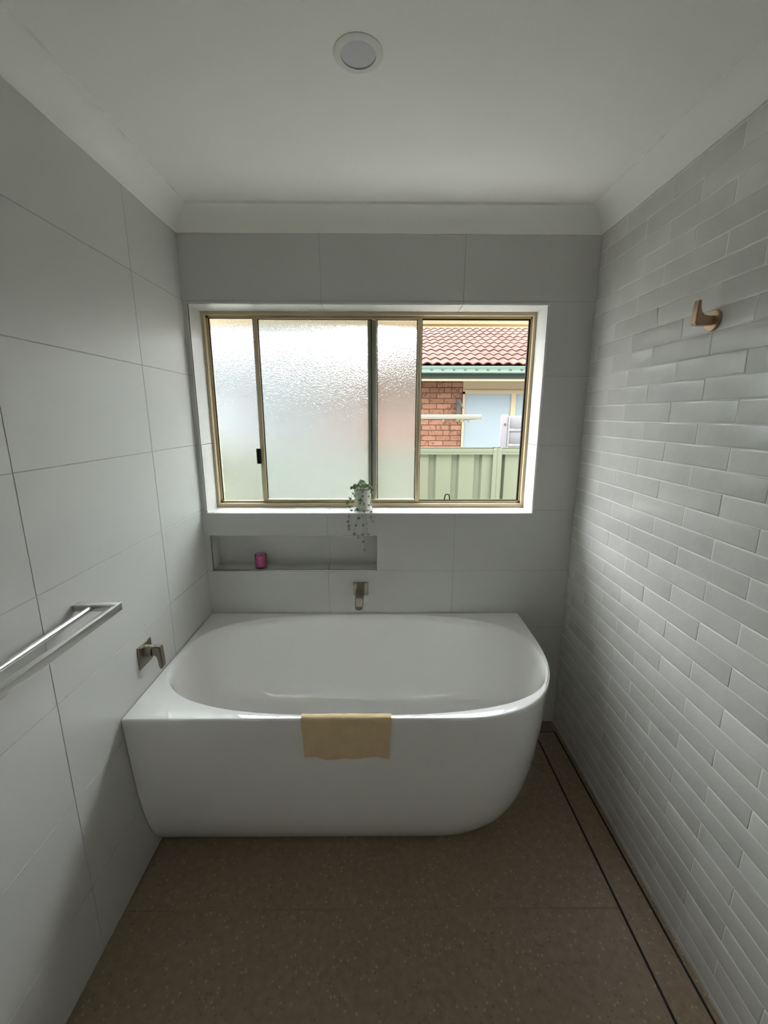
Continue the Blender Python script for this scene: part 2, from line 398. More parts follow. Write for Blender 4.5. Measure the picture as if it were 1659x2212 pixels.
# niche lining
def slab(x0, x1, y0, y1, z0, z1): return MB().box(x0, x1, y0, y1, z0, z1).obj('tile', MT['wall_tile'], wk)
slab(NX0, .5785-GAP/2, NYD, NYD+TH, NZ0, NZ1); slab(.5785+GAP/2, NX1, NYD, NYD+TH, NZ0, NZ1)
slab(NX0-TH, .5785-GAP/2, TH, NYD+TH, NZ0-TH, NZ0); slab(.5785+GAP/2, NX1+TH, TH, NYD+TH, NZ0-TH, NZ0)
slab(NX0-TH, NX1+TH, TH, NYD+TH, NZ1, NZ1+TH)
slab(NX0-TH, NX0, TH, NYD+TH, NZ0, NZ1); slab(NX1, NX1+TH, TH, NYD+TH, NZ0, NZ1)
# window reveal lining
for a, b in ((WX0, .581), (.581, 1.181), (1.181, WX1)):
    g0, g1 = (0 if a == WX0 else GAP/2), (0 if b == WX1 else GAP/2)
    slab(a+g0, b-g1, TH, .24, WZ0-TH, WZ0); slab(a+g0, b-g1, TH, .24, WZ1, WZ1+TH)
for xa, xb in ((WX0-TH, WX0), (WX1, WX1+TH)):
    slab(xa, xb, TH, .24, WZ0, 1.443-GAP/2); slab(xa, xb, TH, .24, 1.443+GAP/2, WZ1)
def edging(x0, x1, z0, z1, t, m):
    a = .0012
    for (p, q, r, s) in ((x0-t, x1+t, z0-t, z0), (x0-t, x1+t, z1, z1+t), (x0-t, x0, z0, z1), (x1, x1+t, z0, z1)):
        MB().box(p, q, -a, TH, r, s).obj('edge_trim', m, wk)
edging(WX0, WX1, WZ0, WZ1, .0028, mat('white_edge_trim', (0.75, 0.75, 0.74), rough=0.3))
edging(NX0, NX1, NZ0, NZ1, .0025, MT['steel'])

# ------------------------------------------------------------------ bathroom window
wn = thing('window_1', 'cream aluminium sliding bathroom window with frosted panes and one open side', 'window', (0, 0, 0)); wn['kind'] = 'structure'
def frost_pane(x0, x1, y0, y1, z0, z1, parent):
    o = MB().box(x0, x1, y0, y1, z0, z1).obj('frosted_pane', MT['frost'], parent); o.data.materials.append(MT['frost_tex'])
    for p in o.data.polygons:
        if p.normal.y < -.5: p.material_index = 1          # the textured face looks into the room
    return o
fr = MB()
A, B = FRY, .232
C = A+.022; D = A+.034
fr.box(WX0, WX0+.012, A, D, WZ0, WZ1); fr.box(WX0+.012, WX0+.022, C, D, WZ0+.02, WZ1-.012)
fr.box(WX1-.012, WX1, A, D, WZ0, WZ1); fr.box(WX1-.020, WX1-.012, C, D, WZ0+.02, WZ1-.012)
fr.box(WX0+.012, WX1-.012, A, D, WZ1-.014, WZ1); fr.box(WX0+.012, WX1-.012, C, D, WZ1-.024, WZ1-.014)
fr.box(WX0+.012, WX1-.012, A, D, WZ0, WZ0+.019); fr.box(WX0+.012, WX1-.012, C, D, WZ0+.019, WZ0+.030)
fr.box(WX0, WX0+.003, D, B, WZ0, WZ1); fr.box(WX1-.003, WX1, D, B, WZ0, WZ1); fr.box(WX0, WX1, D, B, WZ0, WZ0+.003); fr.box(WX0, WX1, D, B, WZ1-.003, WZ1)
fr.obj('frame', MT['frame'], wn)
# fixed pane on the outer track, left; its meeting stile is seen through the sash glass
ft, fb = WZ1-.024, WZ0+.030
MB().bbox(.770, .814, .184, .214, fb, ft, .002, 1).box(.784, .800, .181, .184, fb, ft).obj('meeting_stile', mat('glass_dimmed_aluminium', (0.42, 0.40, 0.27), rough=0.4), wn)  # same frame aluminium; green dimming through the sash glass painted into its colour
frost_pane(WX0+.004, .776, .197, .2015, WZ0+.004, WZ1-.004, wn)
gk = MB(); g = .0035
for (p, q, a_, b_, y) in ((WX0+.022, .246, fb, ft, .160), (.2655, .790, fb+.007, ft-.003, .163), (.814, 1.003, fb+.007, ft-.003, .163)):
    gk.box(p, p+g, y, y+.006, a_, b_); gk.box(q-g, q, y, y+.006, a_, b_); gk.box(p+g, q-g, y, y+.006, b_-g*.7, b_)
gk.obj('rubber_gasket', MT['black'], wn)
sa = MB()
sa.bbox(.246, .2655, .150, .178, fb, ft, .002, 1); sa.bbox(1.003, 1.0225, .150, .178, fb-.004, ft, .002, 1)
sa.box(.2655, 1.003, .152, .176, fb, fb+.007); sa.box(.2655, 1.003, .152, .176, ft-.003, ft)
so = sa.obj('sliding_sash', MT['frame'], wn)
frost_pane(.2655, 1.003, .166, .1705, fb+.007, ft-.003, so)
lt = MB().bbox(.229, .249, .138, .152, 1.343, 1.417, .002, 1); lt.box(.231, .247, .135, .138, 1.36, 1.40)
lt.obj('latch', MT['black'], so)
# insect screen frame with pull tab in the open side
sx0, sx1 = 1.0225, WX1-.020; z0, z1 = fb-.001, ft+.001
sc = MB(); b = .0065
sc.box(sx0, sx1, .158, .168, z0, z0+b); sc.box(sx0, sx1, .158, .168, z1-b, z1); sc.box(sx0, sx0+b*.5, .158, .168, z0+b, z1-b); sc.box(sx1-b, sx1, .158, .168, z0+b, z1-b)
scr = sc.obj('screen_frame', MT['black'], wn)
MB().tube([(1.151, .157, z0+.002), (1.156, .157, z0+.030), (1.158, .157, z0+.033), (1.173, .157, z0+.033), (1.175, .157, z0+.030), (1.180, .157, z0+.002)], .0030, 6).obj('pull_tab', MT['black'], scr)

# ------------------------------------------------------------------ bathtub
bt = thing('bathtub', 'white glossy back to corner bathtub with one curved end under the window', 'bathtub', (0, 0, 0))
BX, BY, BZ = 1.512, -.753, .622
CX, CY, IA, IB, IN = .748, -.374, .734, .361, 2.8
def outline():
    pts = [(.003, -.003), (.003, BY)]
    n = 26; rx, ry = .44, .52
    for k in range(n+1):
        t = k/n*PI/2; c, s = math.cos(t), math.sin(t); e = 2/2.5
        pts.append((BX-rx+rx*s**e, BY+ry-ry*c**e))
    pts.append((BX, -.003)); return pts
OUT = outline()
def hit(ang):
    d = (math.cos(ang), math.sin(ang)); best = None
    n = len(OUT)
    for i in range(n):
        (x0, y0), (x1, y1) = OUT[i], OUT[(i+1) % n]
        ex, ey = x1-x0, y1-y0; den = d[0]*ey-d[1]*ex
        if abs(den) < 1e-12: continue
        t = ((x0-CX)*ey-(y0-CY)*ex)/den; u = ((x0-CX)*d[1]-(y0-CY)*d[0])/den
        if t > 0 and -1e-6 <= u <= 1+1e-6 and (best is None or t < best): best = t
    return (CX+d[0]*best, CY+d[1]*best)
angs = set()
for x, y in OUT: angs.add(round(math.atan2(y-CY, x-CX) % (2*PI), 6))
corner = [math.atan2(y-CY, x-CX) % (2*PI) for x, y in (OUT[0], OUT[1], OUT[-1])]
for i in range(140):
    a = 2*PI*i/140
    if min(abs(a-c) for c in angs) > .012: angs.add(a)
angs = sorted(angs)
TOP = [hit(a) for a in angs]
def outer_ring(z, d, dx=None):
    dx = d*.62 if dx is None else dx
    return [(x*(1-dx/BX), y*(1-d/-BY), z) for x, y in TOP]
def inner_ring(z, sa_, sb_, n=IN, ox=0.0):
    r = []
    for a in angs:
        c, s = math.cos(a), math.sin(a); ra, rb = IA*sa_, IB*sb_
        t = (abs(c/ra)**n+abs(s/rb)**n)**(-1/n)
        r.append((CX+ox+c*t, CY+s*t, z))
    return r
prof = [(0.0, .135), (.006, .122), (.03, .106), (.085, .079), (.14, .060), (.20, .045), (.30, .027), (.40, .017), (.484, .011), (.55, .006), (.60, .0015), (.614, .0), (.6195, .0012), (.6215, .0035), (.622, .006), (.622, .009)]
rings = [outer_ring(z, d) for z, d in prof]
rings += [inner_ring(.622, 1.008, 1.016), inner_ring(.6212, .998, .996), inner_ring(.616, .991, .985)]
ip = [(.585, .982, .972), (.53, .968, .95), (.47, .950, .925), (.40, .922, .89), (.33, .882, .845), (.27, .830, .79), (.225, .775, .735), (.195, .715, .67), (.178, .64, .59), (.171, .52, .46), (.168, .35, .30), (.166, .15, .12)]
rings += [inner_ring(z, a, b, 2.8-0.5*(.622-z)/.46) for z, a, b in ip]
mb = MB().rings(rings, True, True, True)
mb.obj('tub_shell', MT['acrylic'], bt, 42)
ws = MB().lathe([(.001, .0), (.033, .0), (.035, .003), (.035, .006), (.030, .010), (.012, .012), (.001, .0125)], (1.03, -.30, .1655))
ws.obj('waste_cap', MT['chrome'], bt, 40)

# cloth over the front rim
ctl = []
def front_y(z):
    for (z0, d0), (z1, d1) in zip(prof, prof[1:]):
        if z0 <= z <= z1: return BY+ (d0+(d1-d0)*(z-z0)/(z1-z0))
    return BY
path = []
for k in range(5): path.append((-.722+.004*k*0, .54+.018*k))       # inside the tub
path = [(-.703, .54), (-.7135, .57), (-.7215, .60), (-.7260, .617), (-.7315, .6250), (-.737, .6275), (-.746, .6278), (-.754, .6268), (-.7590, .621), (-.7605, .61)]
for k in range(1, 10):
    z = .61-.0155*k; path.append((front_y(z)-.0075, z))
nx = 30; front = []; back = []
for i in range(nx+1):
    u = i/nx; rowf = []; rowb = []
    for k, (y, z) in enumerate(path):
        v = k/(len(path)-1)
        x = .5765+.290*u + (.004*(1-u)-.004*u)*max(0, v-.4)*2.4
        hem = (.004*math.sin(u*9+1.0)+.003*math.sin(u*17)) if k > 9 else 0
        fold = (.0022*math.sin(u*11+v*5)+.0016*math.sin(u*23+v*9))*(1 if k > 9 else .25)
        zz = z + hem*((k-9)/9 if k > 9 else 0)
        nrm = (0, -1, 0) if k > 9 else ((0, 1, 0) if k < 4 else (0, 0, 1))
        f = abs(fold)+.0006
        rowf.append((x, y+nrm[1]*f, zz+nrm[2]*f)); t_ = .0022
        rowb.append((x, y+nrm[1]*(f-t_), zz+nrm[2]*(f-t_)))
    front.append(rowf); back.append(rowb)
rings_c = [front[i]+back[i][::-1] for i in range(nx+1)]
cl = MB().rings(rings_c, True, True, True).obj('cleaning_cloth', MT['cloth'], None, 60)
tag(cl, 'yellowish chamois cloth hung over the front rim of the white bathtub', 'cloth')

# ------------------------------------------------------------------ bath spout
sp = thing('bath_spout', 'brushed nickel wall spout on the window wall above the bathtub', 'spout', (.735, 0, .752))
MB().bbox(-.036, .036, -.008, .0, -.034, .034, .004, 3).obj('wall_plate', MT['nickel'], sp, 40)
path = [(-.006, .020), (-.05, .0205), (-.085, .018), (-.11, .012), (-.14, .002), (-.165, -.008), (-.186, -.0165)]
half = .0185; rings = []
for k, (y, z) in enumerate(path):
    t = Vector((0, path[min(k+1, 6)][0]-path[max(k-1, 0)][0], path[min(k+1, 6)][1]-path[max(k-1, 0)][1])).normalized()
    nrm = Vector((0, -t.z, t.y));
    if nrm.z < 0: nrm = -nrm
    h = .0135-.0015*k*.5
    hw = half if k < 6 else half*.86
    ring = []
    for (a, b) in ((-1, .7), (-.85, 1), (.85, 1), (1, .7), (1, -.7), (.85, -1), (-.85, -1), (-1, -.7)):
        ring.append((a*hw, y+nrm.y*b*h, z+nrm.z*b*h))
    rings.append(ring)
MB().rings(rings, True, True, True).obj('spout', MT['nickel'], sp, 35)
MB().lathe([(.006, 0), (.011, 0), (.011, .004), (.006, .004)], (0, -.172, -.027)).obj('aerator', MT['black'], sp)

# ------------------------------------------------------------------ mixer on the left wall
mxr = thing('bath_mixer', 'brushed nickel lever mixer with square plate on the left wall by the bathtub', 'mixer tap', (0, -.581, .755))
MB().bbox(0, .006, -.041, .041, -.041, .041, .002, 2).obj('wall_plate', MT['nickel'], mxr, 40)
MB().lathe([(.020, .005), (.0205, .028), (.0195, .030), (.0195, .032)], (0, 0, .010), 'x', 32).obj('mixer_body', MT['nickel'], mxr, 40)
# lever: a neck out of the body turning down into a flat handle (profile in x-z)
lv = [(.032, .028), (.050, .030), (.060, .029), (.064, .022), (.066, -.035), (.065, -.050), (.060, -.056), (.054, -.054), (.051, -.045), (.049, -.022), (.046, -.010), (.040, -.004), (.032, -.003)]
bm = bmesh.new()
mbv = MB().prism(lv, -.0125, .0125, 'y'); me = bpy.data.meshes.new('t'); me.from_pydata(mbv.v, [], mbv.f); bm.from_mesh(me)
bmesh.ops.recalc_face_normals(bm, faces=bm.faces)
bmesh.ops.bevel(bm, geom=[e for e in bm.edges if abs(e.verts[0].co.y-e.verts[1].co.y) < 1e-6], offset=.003, segments=2, affect='EDGES')
MB().bm(bm).obj('lever', MT['nickel'], mxr, 45)

# ------------------------------------------------------------------ towel rail
tr = thing('towel_rail', 'brushed steel double towel rail on the left wall near the viewer', 'towel rail', (0, -.86, 1.063))
L = .80
for yy in (0.0, -L):
    MB().bbox(0, .118, yy-.011, yy+.011, -.009, .009, .0015, 2).obj('bracket', MT['steel'], tr, 40)
MB().bbox(.106, .122, -L-.011, .011, -.0125, .0085, .0015, 2).obj('front_bar', MT['steel'], tr, 40)
MB().lathe([(.0065, -L+.008), (.0075, -L+.012), (.0075, -.012), (.0065, -.009)], (.048, 0, -.001), 'y', 20).obj('rear_bar', MT['steel'], tr, 40)

# ------------------------------------------------------------------ robe hook
rh = thing('robe_hook', 'bronze robe hook with round plate on the brick tiled right wall', 'hook', (W, -.700, 1.826))
MB().lathe([(.026, 0), (.0275, -.002), (.0275, -.006), (.0255, -.008)], (0, 0, 0), 'x', 40).obj('wall_plate', MT['bronze'], rh, 40)
hk = [(-.006, .011), (-.022, .011), (-.034, .013), (-.042, .020), (-.046, .030), (-.048, .050), (-.0545, .050), (-.0565, .030), (-.0570, -.008), (-.052, -.0125), (-.030, -.013), (-.006, -.012)]
bm = bmesh.new(); mbv = MB().prism(hk, -.0105, .0105, 'y'); me = bpy.data.meshes.new('t'); me.from_pydata(mbv.v, [], mbv.f); bm.from_mesh(me)
bmesh.ops.recalc_face_normals(bm, faces=bm.faces)
bmesh.ops.bevel(bm, geom=[e for e in bm.edges if abs(e.verts[0].co.y-e.verts[1].co.y) < 1e-6], offset=.0014, segments=2, affect='EDGES')
MB().bm(bm).obj('hook_arm', MT['bronze'], rh, 40)

# ------------------------------------------------------------------ downlight (off)
dl = thing('ceiling_downlight', 'round switched off downlight set in the white ceiling', 'downlight', (.781, -.762, ZC))
MB().lathe([(.0405, .0), (.0405, -.004), (.045, -.0042), (.052, -.0036), (.0565, -.0016), (.0565, 0)], n=64, cap0=False, cap1=False).obj('trim_ring', MT['lamp_trim'], dl, 40)
MB().lathe([(.001, -.0018), (.0375, -.0018), (.0395, -.001), (.0395, 0)], n=64).obj('diffuser', MT['lamp'], dl, 40)

# ------------------------------------------------------------------ linear drain
dr = thing('linear_drain', 'tile insert linear floor drain with two black slots beside the right wall', 'drain', (0, 0, 0))
ch = MB()
for x in (SX0, SX1): ch.box(x-SLOT/2, x+SLOT/2, YF+.2, -.073, -.0014, -.0008)
ch.box(SX0, SX1, -.077, -.073, -.0014, -.0008)
ch.obj('slot_channel', MT['slot'], dr)
ys = [-.078, -.87, -1.47, -2.07, YF+.2]
for a, b in zip(ys, ys[1:]):
    link('tile_insert', tile_mesh(SX1-SX0-SLOT, a-b-.001, MT['floor'], .0006, 'z+'), dr, ((SX0+SX1)/2, (a+b)/2, 0))

# ------------------------------------------------------------------ candle
ca = thing('candle', 'small magenta candle in a glass tumbler standing in the wall niche', 'candle', (.246, .040, NZ0))
MB().lathe([(.001, .0), (.026, .0), (.0275, .003), (.0275, .068), (.0262, .069), (.0255, .067), (.0255, .008), (.001, .007)], n=40).obj('glass_cup', MT['pinkglass'], ca, 50)
MB().lathe([(.001, .0075), (.0250, .0085), (.0250, .060), (.022, .0612), (.001, .0605)], n=40).obj('wax', MT['wax'], ca, 50)
MB().tube([(0, 0, .060), (.001, 0, .066), (.003, .001, .070)], .0012, 6).obj('wick', MT['wick'], ca)

# ------------------------------------------------------------------ potted trailing plant
PX, PY, PZ = .745, .080, WZ0
pl = thing('potted_plant', 'small trailing heart leaf plant in a white pot on the window ledge', 'plant', (PX, PY, PZ))
MB().lathe([(.001, .010), (.034, .010), (.036, .012), (.041, .095), (.0405, .098), (.038, .098), (.037, .088), (.001, .086)], n=40).obj('pot', MT['pot'], pl, 45)
MB().lathe([(.001, .0), (.036, .0), (.040, .003), (.046, .014), (.0445, .015), (.038, .006), (.001, .006)], n=40).obj('saucer', MT['pot'], pl, 45)
MB().lathe([(.0365, .0865), (.0365, .089), (.001, .091)], n=24).obj('soil', MT['soil'], pl)
def leaf_shape(s):
    pts = [(0, 0), (.55, -.22), (.95, .1), (.92, .55), (.55, 1.0), (0, 1.45), (-.55, 1.0), (-.92, .55), (-.95, .1), (-.55, -.22)]
    v = [(x*s, y*s, .12*s*abs(x)**1.3+.05*s*(1 if i % 2 else -1)*.3) for i, (x, y) in enumerate(pts)]
    v.append((0, .55*s, -.05*s)); n = 10
    lo = [(x, y, z-.0004) for x, y, z in v]
    return v+lo, [(i, (i+1) % n, 10) for i in range(n)]+[((i+1) % n+11, i+11, 21) for i in range(n)]+[(i, i+11, (i+1) % n+11, (i+1) % n) for i in range(n)]
lv_, lf_ = leaf_shape(.0074)
leaf_me = MB().add(lv_, lf_).mesh('leaf', MT['leaf'], 60)
def put_leaf(p, sc=1.0, down=False):
    o = link('leaf', leaf_me, pl, p)
    o.rotation_euler = (random.uniform(-.7, .7)+(PI*.5 if not down else -PI*.5), random.uniform(-.9, .9), random.uniform(-PI, PI) if not down else random.uniform(-.9, .9))
    o.scale = (sc, sc, sc); return o
rnd = random.Random(3)
# crown
random.seed(11)
crown_stems = MB()
for k in range(84):
    a = random.uniform(0, 2*PI); r = .047*math.sqrt(random.random()); h = .100+.040*(1-(r/.05)**2)*random.uniform(.35, 1.0)
    p = (r*math.cos(a)-.004, r*math.sin(a)*.85, h)
    if k % 2 == 0: crown_stems.tube([(p[0]*.3, p[1]*.3, .087), (p[0]*.7, p[1]*.7, (h+.09)/2), p], .0007, 4)
    put_leaf(p, random.uniform(.75, 1.25))
crown_stems.obj('stems', MT['vine'], pl)
def vine(pts, leaves, s=1.0):
    P = [Vector(p) for p in pts]; fine = []
    for k in range(len(P)-1):
        p0, p1, p2, p3 = P[max(k-1, 0)], P[k], P[k+1], P[min(k+2, len(P)-1)]
        for q in range(6):
            t = q/6; fine.append(.5*((2*p1)+(p2-p0)*t+(2*p0-5*p1+4*p2-p3)*t*t+(3*p1-p0-3*p2+p3)*t**3))
    fine.append(P[-1])
    MB().tube([f[:] for f in fine], .0009, 5).obj('trailing_stem', MT['vine'], pl)
    for k in range(leaves):
        f = fine[min(len(fine)-1, int((k+.9)/leaves*(len(fine)-1)))]
        put_leaf((f.x+random.uniform(-.007, .007), f.y-random.uniform(.001, .006), f.z+random.uniform(-.003, .003)), s*random.uniform(.75, 1.2), True)
E0 = -.094                                         # just clear of the wall face, below the ledge
vine([(0, -.03, .10), (.004, -.05, .09), (.004, -.056, .05), (.002, -.070, .012), (.004, E0, -.02), (.006, E0, -.08), (.008, E0+.004, -.13), (.010, E0+.003, -.178)], 9)
vine([(-.01, -.03, .10), (-.035, -.05, .07), (-.05, -.062, .035), (-.058, -.075, .01), (-.060, E0, -.02), (-.066, E0, -.05), (-.064, E0, -.075)], 8)
vine([(-.005, -.035, .10), (-.014, -.052, .06), (-.016, -.065, .012), (-.020, E0, -.02), (-.030, E0, -.06), (-.040, E0, -.098), (-.018, E0, -.112)], 6)
vine([(.02, -.03, .10), (.035, -.04, .07), (.036, -.052, .03), (.036, -.075, .008), (.044, E0, -.014), (.052, E0, -.035)], 5)
vine([(-.02, -.01, .10), (-.045, -.01, .085), (-.058, -.012, .055), (-.074, -.02, .040)], 5, 1.35)
vine([(.02, -.01, .10), (.045, -.012, .09), (.054, -.02, .06), (.058, -.025, .045)], 5, 1.35)
vine([(.0, -.035, .10), (-.012, -.047, .085), (-.020, -.050, .060), (-.008, -.052, .045), (.002, -.05, .06)], 4)
vine([(.0, -.03, .10), (.012, E0+.02, .02), (.018, E0, -.02), (.022, E0-.002, -.06), (.026, E0-.002, -.098)], 3, .8)

# ================================================================== outside
gr = MB().box(-14, 16, WALLT, 22, -.62, -.5).obj('ground', MT['concrete']); struct(gr, 'pale concrete ground between the houses', 'ground')
# own eave above the window
ev = thing('roof_eave', 'cream eave of this house seen across the top of the window', 'eave', (0, 0, 0))
MB().box(-5, 7, WALLT, .50, 2.053, 2.063).obj('soffit', MT['soffit'], ev)
MB().box(-5, 7, .50, .52, 2.042, 2.24).obj('fascia_board', MT['fascia_cream'], ev)
MB().prism([(.58, 2.24), (-3.6, 3.70), (-3.6, 3.80), (.58, 2.30)], -5, 7, 'x').obj('roof_slope', MT['rooftile'], ev)  # unseen roof over the eave, put in to block the sky

# fence
FY, FT = 2.0, 1.292
fn = thing('steel_fence', 'sage green ribbed steel fence outside the window', 'fence', (0, FY, -.5))
h = FT+.5
def fence_sheet(x0, x1, phase):
    pitch, d = .213, .030; xs = []
    k0 = math.floor((x0-phase)/pitch)-1
    for k in range(k0, k0+60):
        c = phase+k*pitch
        for dx, y in ((-.038, 0.0), (-.020, d), (.020, d), (.038, 0.0)):
            if x0 < c+dx < x1: xs.append((c+dx, y))
    def yat(x):
        r = ((x-phase)/pitch+.5) % 1-.5; r = abs(r*pitch)
        return d if r < .02 else (0 if r > .038 else d*(.038-r)/.018)
    xs = [(x0, yat(x0))]+xs+[(x1, yat(x1))]
    rings = [[(x, y-.0, 0.02), (x, y, h-.03), (x, y+.0015, h-.03), (x, y+.0015, .02)] for x, y in xs]
    return MB().rings(rings, True, True, True)
post = 1.905
for k in range(-3, 3):
    xa, xb = post+k*2.38, post+(k+1)*2.38
    fence_sheet(xa+.012, xb-.012, 1.309).obj('sheet_panel', MT['colorbond'], fn)
    MB().box(xa+.0, xb-.0, -.022, .040, h-.062, h-.052).box(xa, xb, -.026, -.018, h-.062, h).box(xa, xb, -.026, .044, h-.006, h).box(xa, xb, -.029, -.024, h-.04, h-.034).box(xa, xb, .038, .044, h-.062, h).obj('top_rail', MT['colorbond'], fn)
    for s in (0, 1):
        MB().box(xa-.040+.041*s, xa-.001+.041*s, -.030, .048, 0, h).obj('post', MT['colorbond'], fn)
    for s in (-1, 1):
        MB().lathe([(.001, -.0335), (.006, -.033), (.008, -.030)], (xa+.026*s, 0, h-.022), 'y', 10).obj('screw', MT['whiteplastic'], fn)

# neighbour house
HY = 5.25
nh = thing('neighbour_house', 'orange brick neighbouring house with terracotta tiled roof beyond the fence', 'house', (0, 0, 0))
HX0, HXW = -.05, 2.175                 # left corner of the wall, where the window bay begins
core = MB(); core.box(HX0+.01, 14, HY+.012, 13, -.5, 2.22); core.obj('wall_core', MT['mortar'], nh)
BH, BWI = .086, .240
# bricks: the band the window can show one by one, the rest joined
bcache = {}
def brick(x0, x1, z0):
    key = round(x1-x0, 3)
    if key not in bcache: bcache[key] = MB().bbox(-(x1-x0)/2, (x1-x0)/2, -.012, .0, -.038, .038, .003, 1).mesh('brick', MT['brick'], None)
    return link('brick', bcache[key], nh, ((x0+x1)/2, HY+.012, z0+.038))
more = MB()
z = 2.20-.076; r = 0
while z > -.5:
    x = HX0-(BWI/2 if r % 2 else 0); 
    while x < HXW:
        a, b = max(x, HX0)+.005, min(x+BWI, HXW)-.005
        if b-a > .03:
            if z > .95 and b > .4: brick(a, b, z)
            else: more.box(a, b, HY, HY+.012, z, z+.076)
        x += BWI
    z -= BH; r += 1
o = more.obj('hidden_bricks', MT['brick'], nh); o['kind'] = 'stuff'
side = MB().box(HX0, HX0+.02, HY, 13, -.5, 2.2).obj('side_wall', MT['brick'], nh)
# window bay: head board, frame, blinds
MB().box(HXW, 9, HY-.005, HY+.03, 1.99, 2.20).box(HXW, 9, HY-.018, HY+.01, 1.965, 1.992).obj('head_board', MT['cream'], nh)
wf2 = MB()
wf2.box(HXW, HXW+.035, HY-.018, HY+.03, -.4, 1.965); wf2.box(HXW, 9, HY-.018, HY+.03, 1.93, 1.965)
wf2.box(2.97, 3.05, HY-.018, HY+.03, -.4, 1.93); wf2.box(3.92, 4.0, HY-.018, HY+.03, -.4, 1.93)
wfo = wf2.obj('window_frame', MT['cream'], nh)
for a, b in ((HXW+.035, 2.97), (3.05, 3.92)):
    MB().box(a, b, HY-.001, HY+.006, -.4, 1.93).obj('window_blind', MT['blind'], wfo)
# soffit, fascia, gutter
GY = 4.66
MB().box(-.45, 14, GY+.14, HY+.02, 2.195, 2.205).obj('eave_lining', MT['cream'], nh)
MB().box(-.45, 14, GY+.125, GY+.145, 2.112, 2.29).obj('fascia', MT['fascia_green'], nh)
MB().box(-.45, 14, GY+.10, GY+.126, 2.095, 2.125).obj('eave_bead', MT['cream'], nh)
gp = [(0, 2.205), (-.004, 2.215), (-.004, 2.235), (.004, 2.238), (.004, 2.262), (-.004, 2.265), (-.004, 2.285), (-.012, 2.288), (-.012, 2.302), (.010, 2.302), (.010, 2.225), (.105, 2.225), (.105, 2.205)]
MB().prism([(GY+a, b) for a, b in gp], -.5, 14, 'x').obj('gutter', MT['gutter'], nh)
for k in range(16):
    x = 1.25+k*.168
    MB().bbox(x-.016, x+.016, GY-.010, GY+.006, 2.240, 2.258, .003, 1).obj('gutter_clip', MT['zinc'], nh)
# roof tiles: wave profile, each course stepped; hip falls away to the left
SL = math.radians(19.0); EX = .325; PWT = .30; ORX, ORY, ORZ = -.5, GY+.02, 2.315
def tile_roof():
    nxs = 13; vs = []; fs = []
    for j, t in enumerate((0, .5, 1)):
        for i in range(nxs):
            u = i/(nxs-1); a = u*2*PI*2
            hgt = .030*(.5+.5*math.sin(a-PI/2))**.8
            up = EX*t*1.08
            vs.append((u*PWT, up, hgt+.019*(1-t)))
    for j in range(2):
        for i in range(nxs-1): fs.append((j*nxs+i, j*nxs+i+1, (j+1)*nxs+i+1, (j+1)*nxs+i))
    n = len(vs)
    vs += [(x, y, z-.016) for x, y, z in vs[:nxs]]
    for i in range(nxs-1): fs.append((i, n+i, n+i+1, i+1))
    return MB().add(vs, fs).mesh('roof_tile', MT['rooftile'], 50)
rt = tile_roof()
under = MB()
NR = 15
for r in range(NR):
    y = ORY+r*EX*math.cos(SL); z = ORZ+r*EX*math.sin(SL)
    x = ORX+(y-ORY)*.5; x = ORX+math.ceil((x-ORX)/PWT)*PWT + (0 if r % 2 else 0)
    while x < 5.6:
        if r < 11 and x < 4.4 and x > -.2:
            o = link('roof_tile', rt, nh, (x, y, z+random.uniform(-.002, .002))); o.rotation_euler = (SL, 0, random.uniform(-.008, .008))
        x += PWT
tri = [(ORX, ORY+.05, ORZ-.03), (14, ORY+.05, ORZ-.03), (14, ORY+5, ORZ-.03+5*math.tan(SL)), (ORX+2.5, ORY+5, ORZ-.03+5*math.tan(SL))]
MB().add(tri+[(a, b, c-.04) for a, b, c in tri], [(0, 1, 2, 3), (7, 6, 5, 4), (0, 4, 5, 1), (1, 5, 6, 2), (2, 6, 7, 3), (3, 7, 4, 0)]).obj('roof_deck', MT['rooftile'], nh)
tri = [(ORX, ORY, ORZ), (ORX+2.5, ORY+5, ORZ-.03+5*math.tan(SL)), (ORX, ORY+10, ORZ)]
MB().add(tri+[(a, b, c-.05) for a, b, c in tri], [(0, 1, 2), (5, 4, 3), (0, 3, 4, 1), (1, 4, 5, 2), (2, 5, 3, 0)]).obj('hip_slope', MT['rooftile'], nh)

# clothesline on the neighbour's wall
cx_ = thing('clothesline', 'cream fold down clothesline fixed to the orange brick wall', 'clothesline', (2.12, HY-.02, 1.56))
LY = -.78                                    # front bar in front of the wall
MB().bbox(-1.9, .195, LY-.02, LY+.02, -.028, .040, .008, 2).obj('front_bar', MT['creamsteel'], cx_, 40)
MB().tube([(.165, LY, -.01), (.0, -.02, -.045)], .016, 8).obj('side_arm', MT['creamsteel'], cx_)
MB().box(-.045, .02, -.02, 0, -.06, .29).box(-.02, .0, -.028, -.02, .19, .23).obj('wall_bracket', MT['zinc'], cx_)
MB().tube([(-.01, -.03, .26), (.075, LY*.55, .03)], .010, 8).obj('brace', MT['creamsteel'], cx_)
for k in range(5):
    MB().tube([(-1.85, LY+.12+.12*k, -.02), (.13-.022*k, LY+.12+.12*k, -.02)], .002, 5).obj('line', MT['whiteplastic'], cx_)
pegm = MB().box(-.009, .009, -.006, .006, -.055, .012).box(-.012, -.005, -.008, .008, -.06, -.02).box(.005, .012, -.008, .008, -.06, -.02).mesh('clothes_peg', MT['peg'])
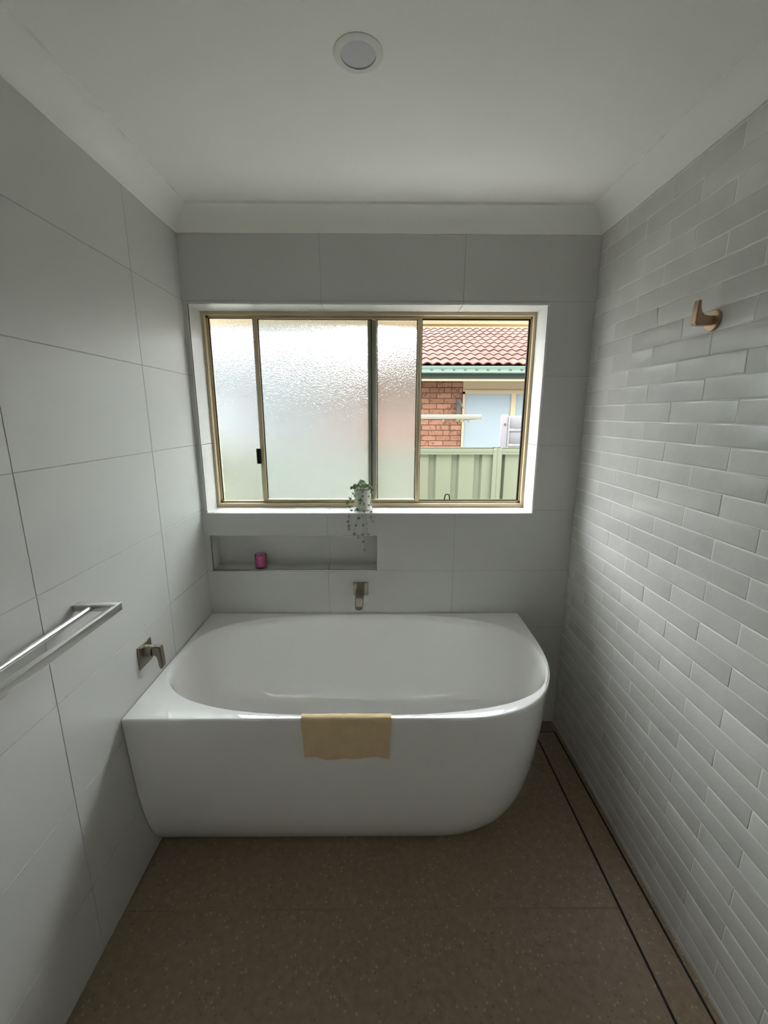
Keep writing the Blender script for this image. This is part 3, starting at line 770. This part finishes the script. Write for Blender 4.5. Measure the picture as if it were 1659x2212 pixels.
for k, (dx, kk) in enumerate(((-.66, 0), (-.33, 1), (-.145, 0), (-.125, 1), (-.085, 2), (-.055, 1), (.0, 2), (.055, 1))):
    o = link('clothes_peg', pegm, None, (2.12+dx, HY+LY+.12+.12*kk, 1.545)); tag(o, 'small yellow clothes peg on the clothesline, %s from the left' % ('first', 'second', 'third', 'fourth', 'fifth', 'sixth', 'seventh', 'last and farthest')[k], 'peg', 'pegs on the clothesline')

# white slatted plastic screen beyond the fence
ws_ = thing('slatted_screen', 'white slatted plastic panel with rounded corner standing behind the fence', 'screen', (2.13, 2.75, -.5))
top = 2.09; bw = 1.2
MB().bbox(0, .085, -.02, .02, 0, top, .016, 3).bbox(.078, .094, -.032, -.016, .1, top-.02, .004, 1).obj('side_post', MT['whiteplastic'], ws_, 40)
for k in range(8):
    zt = top-.012-k*.164
    MB().bbox(.094, bw, -.012, .012, zt-.135, zt, .006, 2).obj('slat', MT['whiteplastic'], ws_, 40)
    MB().box(.094, bw, -.020, .0, zt-.164, zt-.152).obj('ledge', MT['whiteplastic'], ws_)
    MB().lathe([(.001, -.030), (.008, -.028), (.009, -.020)], (.24, 0, zt-.146), 'y', 10).obj('rivet', MT['zinc'], ws_)
for zt in (top-.10, top-.62): MB().lathe([(.001, -.030), (.012, -.028), (.014, -.019)], (.045, 0, zt), 'y', 12).obj('bolt', MT['zinc'], ws_)

# green shrub in front of the fence, blurred by the left frosted pane
shb = thing('garden_shrub', 'yellow green shrub blurred behind the lower left frosted pane', 'shrub', (-.62, 1.45, -.5))
MB().tube([(0, 0, 0), (.03, 0, .5), (-.02, .02, 1.0)], .03, 8, .012).tube([(.02, 0, .3), (.2, -.05, .8), (.28, -.05, 1.2)], .015, 6, .006).tube([(0, 0, .35), (-.22, .05, .8), (-.3, .05, 1.15)], .015, 6, .006).obj('stems', MT['bark'], shb)
fo = MB(); random.seed(5)
lv2, lf2 = leaf_shape(.030)
for k in range(1500):
    a = random.uniform(0, 2*PI); ph = math.acos(random.uniform(-1, 1)); rr = random.uniform(.55, 1)**.5
    c = Vector((.52*rr*math.sin(ph)*math.cos(a), .34*rr*math.sin(ph)*math.sin(a), .95+.62*rr*math.cos(ph)))
    rot = Matrix.Rotation(random.uniform(0, 2*PI), 3, 'Z') @ Matrix.Rotation(random.uniform(-1.2, 1.2), 3, 'X')
    fo.add([tuple(c+rot @ Vector(v)) for v in lv2], lf2)
o = fo.obj('foliage', MT['shrub'], shb); o['kind'] = 'stuff'

# made-up pale house far left, added to block low sky behind the frosted panes
ph_ = thing('sky_block_house', 'added pale house blocking the low sky behind the middle frosted pane', 'house', (0, 0, 0))
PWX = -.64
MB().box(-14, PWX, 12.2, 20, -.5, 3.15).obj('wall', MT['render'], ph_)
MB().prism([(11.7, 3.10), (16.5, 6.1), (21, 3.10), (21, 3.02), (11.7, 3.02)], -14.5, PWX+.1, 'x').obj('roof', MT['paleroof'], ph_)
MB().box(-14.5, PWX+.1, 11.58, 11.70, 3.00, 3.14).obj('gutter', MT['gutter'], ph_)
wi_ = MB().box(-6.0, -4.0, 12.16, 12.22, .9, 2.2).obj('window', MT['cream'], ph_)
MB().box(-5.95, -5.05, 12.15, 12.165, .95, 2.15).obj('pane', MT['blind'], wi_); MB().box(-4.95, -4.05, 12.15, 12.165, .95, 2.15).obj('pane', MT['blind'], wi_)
